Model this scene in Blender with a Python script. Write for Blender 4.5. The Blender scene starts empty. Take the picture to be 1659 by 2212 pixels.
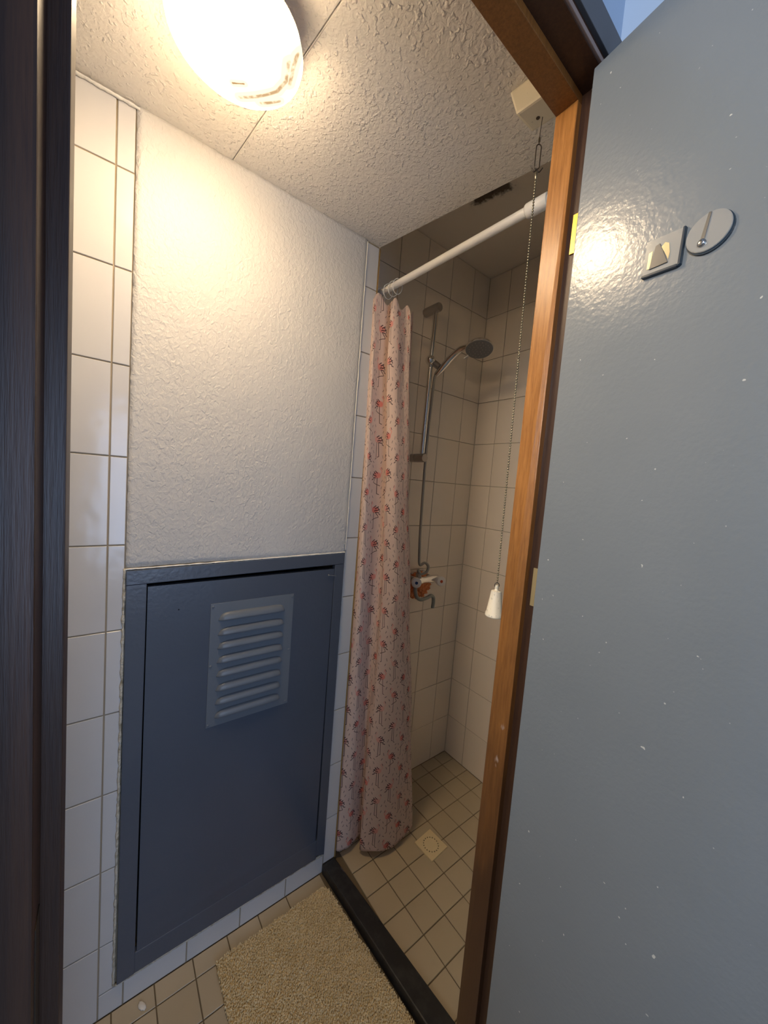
import bpy, bmesh, math, random
from mathutils import Vector, Matrix, noise
random.seed(7)
C = bpy.context.scene.collection
SC = bpy.context.scene
# ------------------------------------------------------------------ camera
CAM = Vector((1.0045, -0.6809, 1.3849)); F = 780.36
YAW, PITCH, ROLL = 0.90946, -0.07538, 0.07963
d = Vector((-math.sin(YAW)*math.cos(PITCH), math.cos(YAW)*math.cos(PITCH), math.sin(PITCH)))
r = d.cross(Vector((0, 0, 1))).normalized(); u = r.cross(d)
cr, sr = math.cos(ROLL), math.sin(ROLL)
R2 = cr*r + sr*u; U2 = -sr*r + cr*u
cd = bpy.data.cameras.new('camera'); cam = bpy.data.objects.new('camera', cd); C.objects.link(cam)
m = Matrix.Identity(4)
for i in range(3):
    m[i][0] = R2[i]; m[i][1] = U2[i]; m[i][2] = -d[i]; m[i][3] = CAM[i]
cam.matrix_world = m
cd.sensor_fit = 'VERTICAL'; cd.sensor_height = 36.0; cd.sensor_width = 27.0; cd.lens = F/2212*36.0
cd.clip_start = 0.02
SC.camera = cam
# ------------------------------------------------------------------ light
SC.view_settings.view_transform = 'Standard'; SC.view_settings.look = 'None'
SC.view_settings.gamma = 1.0; SC.view_settings.use_curve_mapping = False
SC.view_settings.exposure = 0.9
LAMP_STRENGTH = 38.0
LAMP_COLOR = (1.0, 0.745, 0.465, 1)
w = bpy.data.worlds.new('world'); SC.world = w; w.use_nodes = True
w.node_tree.nodes['Background'].inputs[0].default_value = (0.42, 0.62, 1.0, 1)
w.node_tree.nodes['Background'].inputs[1].default_value = 0.13
def area(name, loc, aim, sx_, sy_, energy, color, spread=180):
    ld = bpy.data.lights.new(name, 'AREA'); ld.shape = 'RECTANGLE'; ld.size = sx_; ld.size_y = sy_
    ld.color = color; ld.energy = energy; ld.spread = math.radians(spread)
    lo = bpy.data.objects.new(name, ld); C.objects.link(lo); lo.location = loc
    lo.rotation_euler = (Vector(aim) - Vector(loc)).to_track_quat('-Z', 'Y').to_euler()
area('hall_window_light', (2.9, -.50, 1.15), (0.0, -.42, .70),   .8, 1.3, 11, (.48, .66, 1.0))     # daylight down the hall
area('door_key_light', (1.35, -2.5, 2.1), (1.0, -.15, 1.75), .8, .8, 6.0, (.95, .94, .95), 80)           # unseen key light added to brighten the open door

# ------------------------------------------------------------------ node expressions
class S:
    T = None
    def __init__(s, v): s.v = v
    @staticmethod
    def op(name, *a):
        n = S.T.nodes.new('ShaderNodeMath'); n.operation = name
        for i, x in enumerate(a):
            x = x.v if isinstance(x, S) else x
            if isinstance(x, (int, float)): n.inputs[i].default_value = x
            else: S.T.links.new(x, n.inputs[i])
        return S(n.outputs[0])
    def __add__(a, b): return S.op('ADD', a, b)
    __radd__ = __add__
    def __sub__(a, b): return S.op('SUBTRACT', a, b)
    def __rsub__(a, b): return S.op('SUBTRACT', b, a)
    def __mul__(a, b): return S.op('MULTIPLY', a, b)
    __rmul__ = __mul__
    def __truediv__(a, b): return S.op('DIVIDE', a, b)
def smin(a, b): return S.op('MINIMUM', a, b)
def smax(a, b): return S.op('MAXIMUM', a, b)
def floor_(a): return S.op('FLOOR', a)
def fract_(a): return S.op('FRACT', a)
def abs_(a): return S.op('ABSOLUTE', a)
def sqrt_(a): return S.op('SQRT', a)
def clamp_(a): return smin(smax(a, 0.0), 1.0)
def step_in(dist, w, soft): return clamp_((w - dist)/soft)     # 1 inside
def mix(t, fac, a, b):
    n = t.nodes.new('ShaderNodeMix'); n.data_type = 'RGBA'
    for s_, x in ((n.inputs[0], fac), (n.inputs[6], a), (n.inputs[7], b)):
        x = x.v if isinstance(x, S) else x
        if isinstance(x, (int, float, tuple)): s_.default_value = x
        else: t.links.new(x, s_)
    return n.outputs[2]
def noise_n(t, scale, detail=3, rough=.5, vec=None, dist=0, mapping=None):
    n = t.nodes.new('ShaderNodeTexNoise'); n.inputs['Scale'].default_value = scale
    n.inputs['Detail'].default_value = detail; n.inputs['Roughness'].default_value = rough
    n.inputs['Distortion'].default_value = dist
    if vec is None:
        tc = t.nodes.new('ShaderNodeNewGeometry'); vec = tc.outputs['Position']
    if mapping:
        mp = t.nodes.new('ShaderNodeMapping'); mp.inputs['Scale'].default_value = mapping
        t.links.new(vec, mp.inputs[0]); vec = mp.outputs[0]
    t.links.new(vec, n.inputs['Vector'])
    return S(n.outputs['Fac'])
def pos(t):
    g = t.nodes.new('ShaderNodeNewGeometry'); s_ = t.nodes.new('ShaderNodeSeparateXYZ')
    t.links.new(g.outputs['Position'], s_.inputs[0]); return [S(o) for o in s_.outputs]
def objpos(t):
    g = t.nodes.new('ShaderNodeTexCoord'); s_ = t.nodes.new('ShaderNodeSeparateXYZ')
    t.links.new(g.outputs['Object'], s_.inputs[0]); return [S(o) for o in s_.outputs], g.outputs['Object']
def bump(t, b, h, strength, distance):
    n = t.nodes.new('ShaderNodeBump'); n.inputs['Strength'].default_value = strength
    n.inputs['Distance'].default_value = distance
    t.links.new(h.v if isinstance(h, S) else h, n.inputs['Height'])
    t.links.new(n.outputs[0], b.inputs['Normal'])
def mat(name, col=(.5, .5, .5), rough=.5, metal=0, spec=.5, coat=0):
    m = bpy.data.materials.new(name); m.use_nodes = True; t = m.node_tree; S.T = t
    b = t.nodes['Principled BSDF']
    b.inputs['Base Color'].default_value = (*col, 1); b.inputs['Roughness'].default_value = rough
    b.inputs['Metallic'].default_value = metal; b.inputs['Specular IOR Level'].default_value = spec
    b.inputs['Coat Weight'].default_value = coat
    return m, t, b
def setc(t, b, c, key='Base Color'): t.links.new(c, b.inputs[key])

def m_tile(name, col, col2, rough, mold=False):
    m, t, b = mat(name, col, rough)
    oi = t.nodes.new('ShaderNodeObjectInfo'); rnd = S(oi.outputs['Random'])
    n = noise_n(t, 9, 3)
    c = mix(t, clamp_(n*0.7 + rnd*0.5 - 0.1), (*col, 1), (*col2, 1))
    setc(t, b, c)
    h = noise_n(t, 14, 2); bump(t, b, h, .15, .01)
    return m
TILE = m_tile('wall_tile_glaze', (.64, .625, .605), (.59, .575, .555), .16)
TILE_S = m_tile('brightened_shower_tile', (.95, .83, .68), (.92, .80, .64), .26)  # same tile, colour lightened and warmed in place of missing lamp light
FTILE = m_tile('floor_tile_glaze', (.54, .45, .31), (.47, .385, .255), .35)
def m_grout(name, col, dark):
    m, t, b = mat(name, col, .95)
    n = noise_n(t, 7, 4, .6); n2 = noise_n(t, 60, 2)
    x, y, z = pos(t)
    up = clamp_((z - 1.45)*1.6)
    f = clamp_(up*clamp_((n - .38)*5) + clamp_((n2 - .62)*3)*.5)
    setc(t, b, mix(t, f, (*col, 1), (*dark, 1)))
    bump(t, b, n2, .5, .002)
    return m
GROUT = m_grout('grout', (.48, .40, .29), (.17, .12, .07))
GROUT_S = m_grout('sealant', (.62, .54, .42), (.42, .34, .24))
GROUT_L = m_grout('pale_grout', (.36, .29, .20), (.28, .22, .13))
FGROUT = m_grout('floor_grout', (.17, .125, .07), (.08, .06, .03))

def m_plaster(name, col, scale, strength, dist, drops=False):
    m, t, b = mat(name, col, .55, spec=.3)
    n0 = noise_n(t, 3, 3)
    setc(t, b, mix(t, n0, (*[c*.96 for c in col], 1), (*[min(1, c*1.03) for c in col], 1)))
    n1 = noise_n(t, scale, 2, .5, dist=.6, mapping=(1, 1, .75))
    n2 = noise_n(t, scale*2.4, 2, .5)
    h = clamp_((n1 - .36)*3.2) + n2*.25
    if drops:
        n3 = noise_n(t, scale*1.1, 1, .4)
        h = h*.45 + clamp_((n3 - .585)*8)*.9
    patch = clamp_((noise_n(t, 5, 2) - .25)*2.0)
    bump(t, b, h*(patch*.7 + .3), strength, dist)
    return m
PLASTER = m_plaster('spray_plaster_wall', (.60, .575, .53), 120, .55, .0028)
CEIL = m_plaster('spray_plaster_ceiling', (.84, .79, .72), 105, .7, .0035, True)

m, t, b = mat('shower_ceiling_paint', (.86, .77, .65), .7)
x, y, z = pos(t)
n = noise_n(t, 30, 4, .7)
# bare, broken patch beside the drop of the ceiling
dx = abs_(x - .135)/.065; dy = abs_(y - (x*.25 + .268))/.060
f = clamp_((1.15 - smax(dx, dy) - (n - .5)*1.3)*3.5)
halo = clamp_((1.9 - smax(dx, dy) - n)*.9)*.45
c1 = mix(t, halo, (.86, .77, .65, 1), (.30, .24, .17, 1))
n5 = noise_n(t, 140, 2)
c2 = mix(t, n5, (.03, .022, .015, 1), (.16, .12, .08, 1))
setc(t, b, mix(t, f, c1, c2)); SH_CEIL = m

m, t, b = mat('hall_wall_paint', (.36, .47, .62), .8); HALL = m
m, t, b = mat('hall_floor', (.28, .24, .20), .5); HFLOOR = m
m, t, b = mat('filler', (.60, .53, .40), .9)
n = noise_n(t, 45, 4, .7); setc(t, b, mix(t, clamp_((n - .45)*4), (.66, .60, .48, 1), (.27, .22, .13, 1))); bump(t, b, noise_n(t, 250, 3), .9, .003); FILLER = m
m, t, b = mat('white_caulk', (.84, .80, .72), .7); bump(t, b, noise_n(t, 200, 3), .8, .002); CAULK = m
m, t, b = mat('tile_trim', (.36, .22, .07), .4); TRIMC = m

def m_paint(name, col, rough, scale, strength, dist, coat=.0, specks=False):
    m, t, b = mat(name, col, rough, coat=coat)
    n0 = noise_n(t, 4, 3)
    c = mix(t, n0, (*[k*.9 for k in col], 1), (*[k*1.1 for k in col], 1))
    if specks:
        v = noise_n(t, 160, 1, .3); c = mix(t, clamp_((v - .80)*30), c, (.5, .5, .45, 1))
    setc(t, b, c)
    n = noise_n(t, scale, 2, .5); nb = noise_n(t, scale*.12, 2)
    bump(t, b, n + nb*1.2, strength, dist)
    return m
PANEL = m_paint('blue_grey_gloss_paint', (.085, .100, .130), .24, 95, .14, .003)
LEAF = m_paint('blue_grey_leaf_paint', (.078, .094, .126), .27, 110, .10, .003)
GRILLE = m_paint('blue_grey_grille_paint', (.14, .16, .185), .38, 150, .1, .002)
DOORP = m_paint('grey_door_paint', (.175, .195, .205), .23, 150, .19, .0020, specks=True)
DOORP.node_tree.nodes['Principled BSDF'].inputs['Specular IOR Level'].default_value = .6
m, t, b = mat('shadow_cavity', (.006, .006, .006), .9); CAV = m

def m_wood(name, a, c, rough, browned=True):
    m, t, b = mat(name, a, rough)
    n = noise_n(t, 26, 5, .65, mapping=(9, 9, .55), dist=.4)
    n2 = noise_n(t, 5, 3, .6, mapping=(3, 3, .7)); n3 = noise_n(t, 60, 3, .7, mapping=(9, 9, .35))
    col = mix(t, clamp_((n - .32)*2.6), (*a, 1), (*c, 1))
    col = mix(t, clamp_((n3 - .58)*5)*.6, col, (*[k*.35 for k in a], 1))
    if browned:
        x, y, z = pos(t)                    # darker towards the foot
        f = clamp_((1.5 - z)*1.05 + (n2 - .5)*1.0)*.93
        col = mix(t, f, col, (.05, .022, .010, 1))
        sp = clamp_((noise_n(t, 30, 3, .6, mapping=(1, 1, .5)) - .69)*14)*clamp_((1.15 - z)*5)
        col = mix(t, sp, col, (.40, .30, .24, 1))
    setc(t, b, col); bump(t, b, n3, .25, .001)
    return m
WOOD = m_wood('varnished_hardwood', (.25, .096, .020), (.42, .180, .044), .33)
WOOD_H = m_wood('shaded_head_hardwood', (.17, .065, .014), (.26, .105, .024), .4, False)  # frame wood darkened, shade under the head put into its colour
WOOD_D = m_wood('shaded_frame_hardwood', (.034, .014, .008), (.06, .026, .012), .42)  # frame wood near black, shade on the unlit jamb faces painted in
m, t, b = mat('bead_paint', (.22, .15, .12), .5); BEAD = m
m, t, b = mat('grey_trim_paint', (.075, .075, .08), .5); GTRIM = m
m, t, b = mat('brass', (.80, .52, .12), .35, 1); BRASS = m
m, t, b = mat('dull_brass', (.42, .33, .17), .5, .6); DBRASS = m
m, t, b = mat('chrome', (.88, .86, .82), .14, 1)
n = noise_n(t, 60, 3); sn = S(b.inputs['Roughness']) ; t.links.new((n*.18 + .06).v, b.inputs['Roughness']); CHROME = m
m, t, b = mat('limescaled_chrome', (.44, .40, .36), .38, .8); bump(t, b, noise_n(t, 300, 2), .3, .001); CHROME_D = m
m, t, b = mat('hose_metal', (.42, .39, .33), .38, .75); HOSE = m
m, t, b = mat('grey_spray_face', (.20, .19, .185), .55); SPRAY = m
m, t, b = mat('spout_plastic', (.30, .31, .27), .35, .4); SPOUT = m
m, t, b = mat('white_knob', (.92, .86, .78), .3); KNOB = m
m, t, b = mat('blue_mark', (.02, .05, .16), .4); BLUE = m
m, t, b = mat('red_mark', (.62, .10, .03), .4); RED = m
m, t, b = mat('orange_mesh', (.72, .17, .045), .8)
n = noise_n(t, 90, 3, .7); setc(t, b, mix(t, clamp_((n - .4)*3), (.72, .19, .05, 1), (.95, .42, .18, 1))); bump(t, b, n, .8, .004); ORANGE = m
m, t, b = mat('rod_enamel', (.90, .88, .83), .22); ROD = m
m, t, b = mat('ivory_plastic', (.80, .72, .55), .5)
n = noise_n(t, 160, 3, .7); setc(t, b, mix(t, clamp_((n - .58)*6), (.80, .73, .57, 1), (.30, .28, .22, 1))); IVORY = m
m, t, b = mat('switch_plastic', (.86, .78, .60), .5)
n = noise_n(t, 70, 3, .7); setc(t, b, mix(t, clamp_((n - .68)*8), (.86, .78, .60, 1), (.34, .31, .20, 1))); SWITCH = m
m, t, b = mat('dark_wire', (.09, .07, .05), .4, .7); WIRE = m
m, t, b = mat('bead_metal', (.36, .32, .22), .3, .9); BEADM = m
m, t, b = mat('drain_plastic', (.80, .66, .40), .35); DRAINM = m
m, t, b = mat('black_stone', (.022, .022, .022), .42)
n = noise_n(t, 22, 5, .65); x, y, z = pos(t)
scr = clamp_((1 - sqrt_((x - .065)*(x - .065)*1600 + (y + .012 - x*.35)*(y + .012 - x*.35)*9000)) - (n - .5)*1.5)*.8
c = mix(t, clamp_((n - .45)*2.5), (.014, .014, .014, 1), (.05, .048, .044, 1))
setc(t, b, mix(t, scr, c, (.30, .24, .22, 1))); bump(t, b, n, .4, .003); STONE = m
m, t, b = mat('bath_mat_yarn', (.60, .45, .24), .95, spec=.1)
oi = noise_n(t, 30, 3, .6); n2 = noise_n(t, 260, 1)
c = mix(t, clamp_((oi - .3)*1.6), (.72, .57, .32, 1), (.86, .72, .46, 1))
setc(t, b, mix(t, clamp_((n2 - .62)*6)*.5, c, (.36, .25, .10, 1))); YARN = m
m, t, b = mat('mat_backing', (.42, .32, .17), .95); BACK = m
m, t, b = mat('hook_metal', (.34, .35, .35), .18, .85); HOOKM = m
m, t, b = mat('hook_clear', (.36, .37, .36), .14, .35); HOOKC = m
m, t, b = mat('hook_edge', (.012, .03, .05), .25); HOOKE = m
m, t, b = mat('mirror_chip', (.10, .10, .10), .3, .4); HDARK = m
m, t, b = mat('foil', (.85, .78, .55), .15, .9); FOIL = m
m, t, b = mat('crumb', (.80, .74, .64), .8); CRUMB = m

# lamp glass: glows; scorched / dusty streaks of its own
m = bpy.data.materials.new('glowing_opal_glass'); m.use_nodes = True; t = m.node_tree; S.T = t
t.nodes.remove(t.nodes['Principled BSDF']); em = t.nodes.new('ShaderNodeEmission')
(x, y, z), ov = objpos(t)
n = noise_n(t, 55, 4, .6, vec=ov); n1 = noise_n(t, 14, 2, .5, vec=ov)
wob = (n1 - .5)*.016
def seg(px, py, a, b2):
    ax, ay = a; bx, by = b2[0] - ax, b2[1] - ay; L = bx*bx + by*by
    qx = px - ax; qy = py - ay
    h = clamp_((qx*bx + qy*by)/L)
    ex = qx - h*bx; ey = qy - h*by
    return sqrt_(ex*ex + ey*ey)
px_, py_ = x + wob, y + wob
pA = [(-.0625, .026), (-.0392, .0475), (-.0107, .070), (.0148, .0761), (.045, .070)]
ds = [seg(px_, py_, pA[i], pA[i+1]) for i in range(4)]
ds.append(seg(px_, py_, (-.050, .058), (-.030, .080))); ds.append(seg(px_, py_, (.012, .084), (.056, .078)))
dd = ds[0]
for q in ds[1:]: dd = smin(dd, q)
d2 = seg(px_, py_, (-.043, .008), (-.031, .022))
s1 = clamp_((.0042 - dd)*420)*clamp_((n - .36)*5)
s2 = clamp_((.0046 - d2 - n*.0042)*600)
glow = clamp_(smax((.021 - dd)*80, (.014 - d2)*110))
browned = smax(s1*.8, s2)
k_ = S.op('POWER', 1 - glow, 3.0)
strength = k_*LAMP_STRENGTH + (1 - k_)*(.72 - browned*.42)
col = mix(t, glow, LAMP_COLOR, mix(t, browned, (1.0, .88, .62, 1), (1.0, .58, .26, 1)))
t.links.new(col, em.inputs[0]); t.links.new(strength.v, em.inputs[1])
t.links.new(em.outputs[0], t.nodes['Material Output'].inputs[0]); LAMPM = m
m, t, b = mat('lamp_base', (.70, .55, .38), .5); LBASE = m

# curtain print: wading birds and feathers on pale cloth
m, t, b = mat('bird_print_cloth', (.8, .66, .6), .65, spec=.25)
uvn = t.nodes.new('ShaderNodeUVMap'); sx = t.nodes.new('ShaderNodeSeparateXYZ'); t.links.new(uvn.outputs[0], sx.inputs[0])
U, V = S(sx.outputs[0])/1.25, S(sx.outputs[1])/1.25
CW, CH = .047, .094
col_i = floor_(U/CW)
V2 = V/CH + col_i*.5 + fract_(abs_(S.op('SINE', col_i*12.9898))*43.75)*.22
row_i = floor_(V2)
lx = (U/CW - col_i - .5)*CW; ly = (V2 - row_i - .5)*CH
h1 = fract_(abs_(S.op('SINE', col_i*17.13 + row_i*31.7))*437.58)
h2 = fract_(abs_(S.op('SINE', col_i*71.9 + row_i*11.3))*853.1)
sgn = S.op('SIGN', h1 - .5); X = lx*sgn; Y = ly
lift = S.op('GREATER_THAN', h2, .55)
# pink body, neck, head
bod = sqrt_((X + .001)*(X + .001)/(.0130**2) + (Y - .020)*(Y - .020)/(.0100**2))
bodm = clamp_((1.0 - bod)*3)
neck = smin(seg(X, Y, (-.010, .021), (-.016, .032)), smin(seg(X, Y, (-.016, .032), (-.009, .038)), seg(X, Y, (-.009, .038), (-.013, .042))))
neckm = step_in(neck, .0022, .0012)
pink = smax(bodm, neckm*.6)
# dark tail plumes
pl = None
for a, c_ in (((.003, .023), (.010, .029)), ((.006, .018), (.015, .022)), ((.004, .013), (.013, .012)), ((.000, .017), (.005, .019)),
              ((.008, .026), (.016, .0155)), ((-.003, .026), (.004, .031)), ((.012, .009), (.0185, .0065))):
    q = seg(X, Y, a, c_); pl = q if pl is None else smin(pl, q)
plm = step_in(pl, .0017, .0010)
beak = step_in(seg(X, Y, (-.014, .041), (-.016, .0365)), .0013, .0008)
legA = smin(seg(X, Y, (-.003, .013), (-.004, -.030)), seg(X, Y, (-.004, -.030), (-.0085, -.032)))
legB = smin(seg(X, Y, (.003, .013), (.0045, -.024)), seg(X, Y, (.0045, -.024), (.000, -.026)))
legC = smin(seg(X, Y, (.003, .013), (.011, .000)), seg(X, Y, (.011, .000), (-.010, -.008)))
leg2 = legB*(1 - lift) + legC*lift
legs = smin(legA, leg2); legm = step_in(legs, .0012, .0007)*.95
fe = None
for a, c_ in (((-.019, -.010), (-.016, -.016)), ((.016, -.020), (.018, -.027)), ((-.018, -.038), (-.013, -.041)), ((.015, .040), (.018, .045)), ((.010, -.041), (.013, -.036)), ((-.020, .008), (-.0175, .003))):
    q = seg(X, Y, a, c_); fe = q if fe is None else smin(fe, q)
fem = step_in(fe, .0014, .0009)*.8
n = noise_n(t, 12, 3)
base = mix(t, n, (.92, .77, .67, 1), (.87, .69, .61, 1))
c = mix(t, pink*(h2*.5 + .4), base, (.92, .28, .22, 1))
c = mix(t, legm, c, (.13, .07, .06, 1))
c = mix(t, smax(smax(plm, fem), beak)*.92, c, (.055, .018, .022, 1))
setc(t, b, c)
tr = t.nodes.new('ShaderNodeBsdfTranslucent'); t.links.new(c, tr.inputs[0]); ms = t.nodes.new('ShaderNodeMixShader')
ms.inputs[0].default_value = .35
t.links.new(b.outputs[0], ms.inputs[1]); t.links.new(tr.outputs[0], ms.inputs[2])
t.links.new(ms.outputs[0], t.nodes['Material Output'].inputs[0])
bump(t, b, noise_n(t, 40, 3), .2, .004)
CLOTH = m

# ------------------------------------------------------------------ builders
def obj(name, bm, m, parent=None, smooth=False, loc=None):
    me = bpy.data.meshes.new(name)
    if isinstance(bm, tuple): me.from_pydata(*bm)
    else: bm.to_mesh(me); bm.free()
    me.materials.append(m)
    if smooth:
        for p in me.polygons: p.use_smooth = True
    o = bpy.data.objects.new(name, me); C.objects.link(o)
    if parent: o.parent = parent
    if loc: o.location = loc
    return o
def empty(name, loc=(0, 0, 0)):
    o = bpy.data.objects.new(name, None); C.objects.link(o); o.location = loc; o.empty_display_size = .05
    return o
def tag(o, label, cat, group=None):
    o['label'] = label; o['category'] = cat
    if group: o['group'] = group
    return o
def struct(o): o['kind'] = 'structure'; return o
def keep(parent, o):   # world-built mesh parented to an empty that sits elsewhere
    o.parent = parent; o.matrix_parent_inverse = Matrix.Translation(-parent.location); return o
def bx(bm, a, b):
    vs = [bm.verts.new((x, y, z)) for x in (a[0], b[0]) for y in (a[1], b[1]) for z in (a[2], b[2])]
    for f in ((0, 1, 3, 2), (4, 6, 7, 5), (0, 4, 5, 1), (2, 3, 7, 6), (0, 2, 6, 4), (1, 5, 7, 3)): bm.faces.new([vs[i] for i in f])
def box(a, b, bev=0, seg_=2):
    bm = bmesh.new(); bx(bm, a, b); bmesh.ops.recalc_face_normals(bm, faces=bm.faces)
    if bev: bmesh.ops.bevel(bm, geom=bm.edges[:], offset=bev, segments=seg_, affect='EDGES', profile=.6)
    return bm
def hexa(bot, top, bev=0):      # two quads (lists of 4 points)
    bm = bmesh.new(); v = [bm.verts.new(p) for p in bot + top]
    for f in ((3, 2, 1, 0), (4, 5, 6, 7), (0, 1, 5, 4), (1, 2, 6, 5), (2, 3, 7, 6), (3, 0, 4, 7)): bm.faces.new([v[i] for i in f])
    bmesh.ops.recalc_face_normals(bm, faces=bm.faces)
    if bev: bmesh.ops.bevel(bm, geom=bm.edges[:], offset=bev, segments=2, affect='EDGES', profile=.6)
    return bm
def yzprism(pts, x0, x1, bev=0):
    return hexa([(x0, y, z) for y, z in pts], [(x1, y, z) for y, z in pts], bev)
def xyprism(pts, z0, z1, bev=0):
    return hexa([(x, y, z0) for x, y in pts], [(x, y, z1) for x, y in pts], bev)
def lathe(prof, p0, axis, n=24, bm=None):   # prof [(s along axis, r)]
    bm = bm or bmesh.new(); ax = Vector(axis).normalized(); p0 = Vector(p0)
    s_ = ax.orthogonal().normalized(); q = ax.cross(s_)
    rings = []
    for s, r_ in prof:
        if r_ < 1e-6: rings.append([bm.verts.new(p0 + ax*s)])
        else: rings.append([bm.verts.new(p0 + ax*s + (s_*math.cos(2*math.pi*k/n) + q*math.sin(2*math.pi*k/n))*r_) for k in range(n)])
    for a, b_ in zip(rings, rings[1:]):
        for k in range(n):
            k2 = (k+1) % n
            if len(a) == 1 and len(b_) == 1: continue
            if len(a) == 1: bm.faces.new((a[0], b_[k], b_[k2]))
            elif len(b_) == 1: bm.faces.new((a[k], b_[0], a[k2]))
            else: bm.faces.new((a[k], b_[k], b_[k2], a[k2]))
    bmesh.ops.recalc_face_normals(bm, faces=bm.faces)
    return bm
def smooth_path(pts, n=8):
    P = [Vector(p) for p in pts]; P = [P[0]*2 - P[1]] + P + [P[-1]*2 - P[-2]]; out = []
    for i in range(1, len(P)-2):
        for k in range(n):
            s = k/n; a, b_, c_, e = P[i-1], P[i], P[i+1], P[i+2]
            out.append(.5*((2*b_) + (c_-a)*s + (2*a-5*b_+4*c_-e)*s*s + (3*b_-a-3*c_+e)*s**3))
    out.append(P[-2]); return out
def tube(pts, rad, n=10, bm=None, closed=False, cap=True):
    bm = bm or bmesh.new(); P = [Vector(p) for p in pts]; N = len(P); rings = []
    prev = None
    for i, p in enumerate(P):
        a = P[(i-1) % N] if (closed or i) else P[0]; b_ = P[(i+1) % N] if (closed or i < N-1) else P[-1]
        tg = (b_-a).normalized()
        s_ = tg.orthogonal().normalized() if prev is None else (prev - tg*prev.dot(tg)).normalized()
        prev = s_; q = tg.cross(s_); rr = rad(i/(N-1)) if callable(rad) else rad
        rings.append([bm.verts.new(p + (s_*math.cos(2*math.pi*k/n) + q*math.sin(2*math.pi*k/n))*rr) for k in range(n)])
    L = list(zip(rings, rings[1:])) + ([(rings[-1], rings[0])] if closed else [])
    for a, b_ in L:
        for k in range(n): bm.faces.new((a[k], a[(k+1) % n], b_[(k+1) % n], b_[k]))
    if cap and not closed: bm.faces.new(rings[0][::-1]); bm.faces.new(rings[-1])
    bmesh.ops.recalc_face_normals(bm, faces=bm.faces)
    return bm
def ragged(p0, p1, w_, h_, nrm, side, n=70, seed=0, jag=.6):   # irregular bead of filler
    bm = bmesh.new(); p0, p1, nrm, side = map(Vector, (p0, p1, nrm, side)); rows = []
    for i in range(n+1):
        p = p0.lerp(p1, i/n); a = noise.noise((i*.37, seed, 0)); b_ = noise.noise((i*.83, seed+9, 3)); c_ = noise.noise((i*.21, seed+4, 7))
        ww = w_*(1 + jag*a + .5*jag*b_)
        rows.append([bm.verts.new(p - side*ww*.5), bm.verts.new(p - side*ww*.3 + nrm*h_*(1+.5*b_)), bm.verts.new(p + side*ww*.2 + nrm*h_*(.9+.5*c_)), bm.verts.new(p + side*w_*.5*(1+jag*c_)), bm.verts.new(p - nrm*.002)])
    for a, b_ in zip(rows, rows[1:]):
        for k in range(5): bm.faces.new((a[k], a[(k+1) % 5], b_[(k+1) % 5], b_[k]))
    bm.faces.new(rows[0]); bm.faces.new(rows[-1][::-1]); bmesh.ops.recalc_face_normals(bm, faces=bm.faces)
    return bm
_tc = {}
def tile(parent, name, m_, o_, ux, uy, nz, w_, h_, th=.006, g=.003, ch=.0009):
    """one tile: corner o_, unit dirs ux, uy, outward nz; each its own object, alike ones share a mesh"""
    key = (m_.name, round(w_, 4), round(h_, 4), name)
    if key not in _tc:
        bm = bmesh.new(); a, b_ = w_/2 - g/2, h_/2 - g/2
        L = [[bm.verts.new((sx_*(a-i), sy_*(b_-i), z)) for sx_, sy_ in ((-1, -1), (1, -1), (1, 1), (-1, 1))] for i, z in ((0, -th), (0, -ch), (ch, 0))]
        for p, q in zip(L, L[1:]):
            for k in range(4): bm.faces.new((p[k], p[(k+1) % 4], q[(k+1) % 4], q[k]))
        bm.faces.new(L[2]); bm.faces.new(L[0][::-1]); bmesh.ops.recalc_face_normals(bm, faces=bm.faces)
        me = bpy.data.meshes.new(name); bm.to_mesh(me); bm.free(); me.materials.append(m_); _tc[key] = me
    o = bpy.data.objects.new(name, _tc[key]); C.objects.link(o)
    ux, uy, nz = map(Vector, (ux, uy, nz)); c_ = Vector(o_) + ux*w_/2 + uy*h_/2 + nz*random.uniform(-.0002, .0002)
    R_ = Matrix((ux, uy, nz)).transposed() @ Matrix.Rotation(random.gauss(0, .0016), 3, 'X') @ Matrix.Rotation(random.gauss(0, .0016), 3, 'Y')
    M_ = R_.to_4x4(); M_.translation = c_; o.parent = parent; o.matrix_local = M_
    return o
def grid(parent, m_, plane, c0, us, vs, skip=None, name='tile', g=.003):
    """plane 'x': u=y v=z normal +x ; 'y-': u=x v=z normal -y ; 'z': u=x v=y normal +z"""
    for u0, u1 in zip(us, us[1:]):
        for v0, v1 in zip(vs, vs[1:]):
            if u1-u0 < .006 or v1-v0 < .006 or (skip and skip(u0, u1, v0, v1)): continue
            if plane == 'x': tile(parent, name, m_, (c0, u0, v0), (0, 1, 0), (0, 0, 1), (1, 0, 0), u1-u0, v1-v0, g=g)
            if plane == 'y-': tile(parent, name, m_, (u0, c0, v0), (1, 0, 0), (0, 0, 1), (0, -1, 0), u1-u0, v1-v0, g=g)
            if plane == 'z': tile(parent, name, m_, (u0, v0, c0), (1, 0, 0), (0, 1, 0), (0, 0, 1), u1-u0, v1-v0, g=g)

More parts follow.
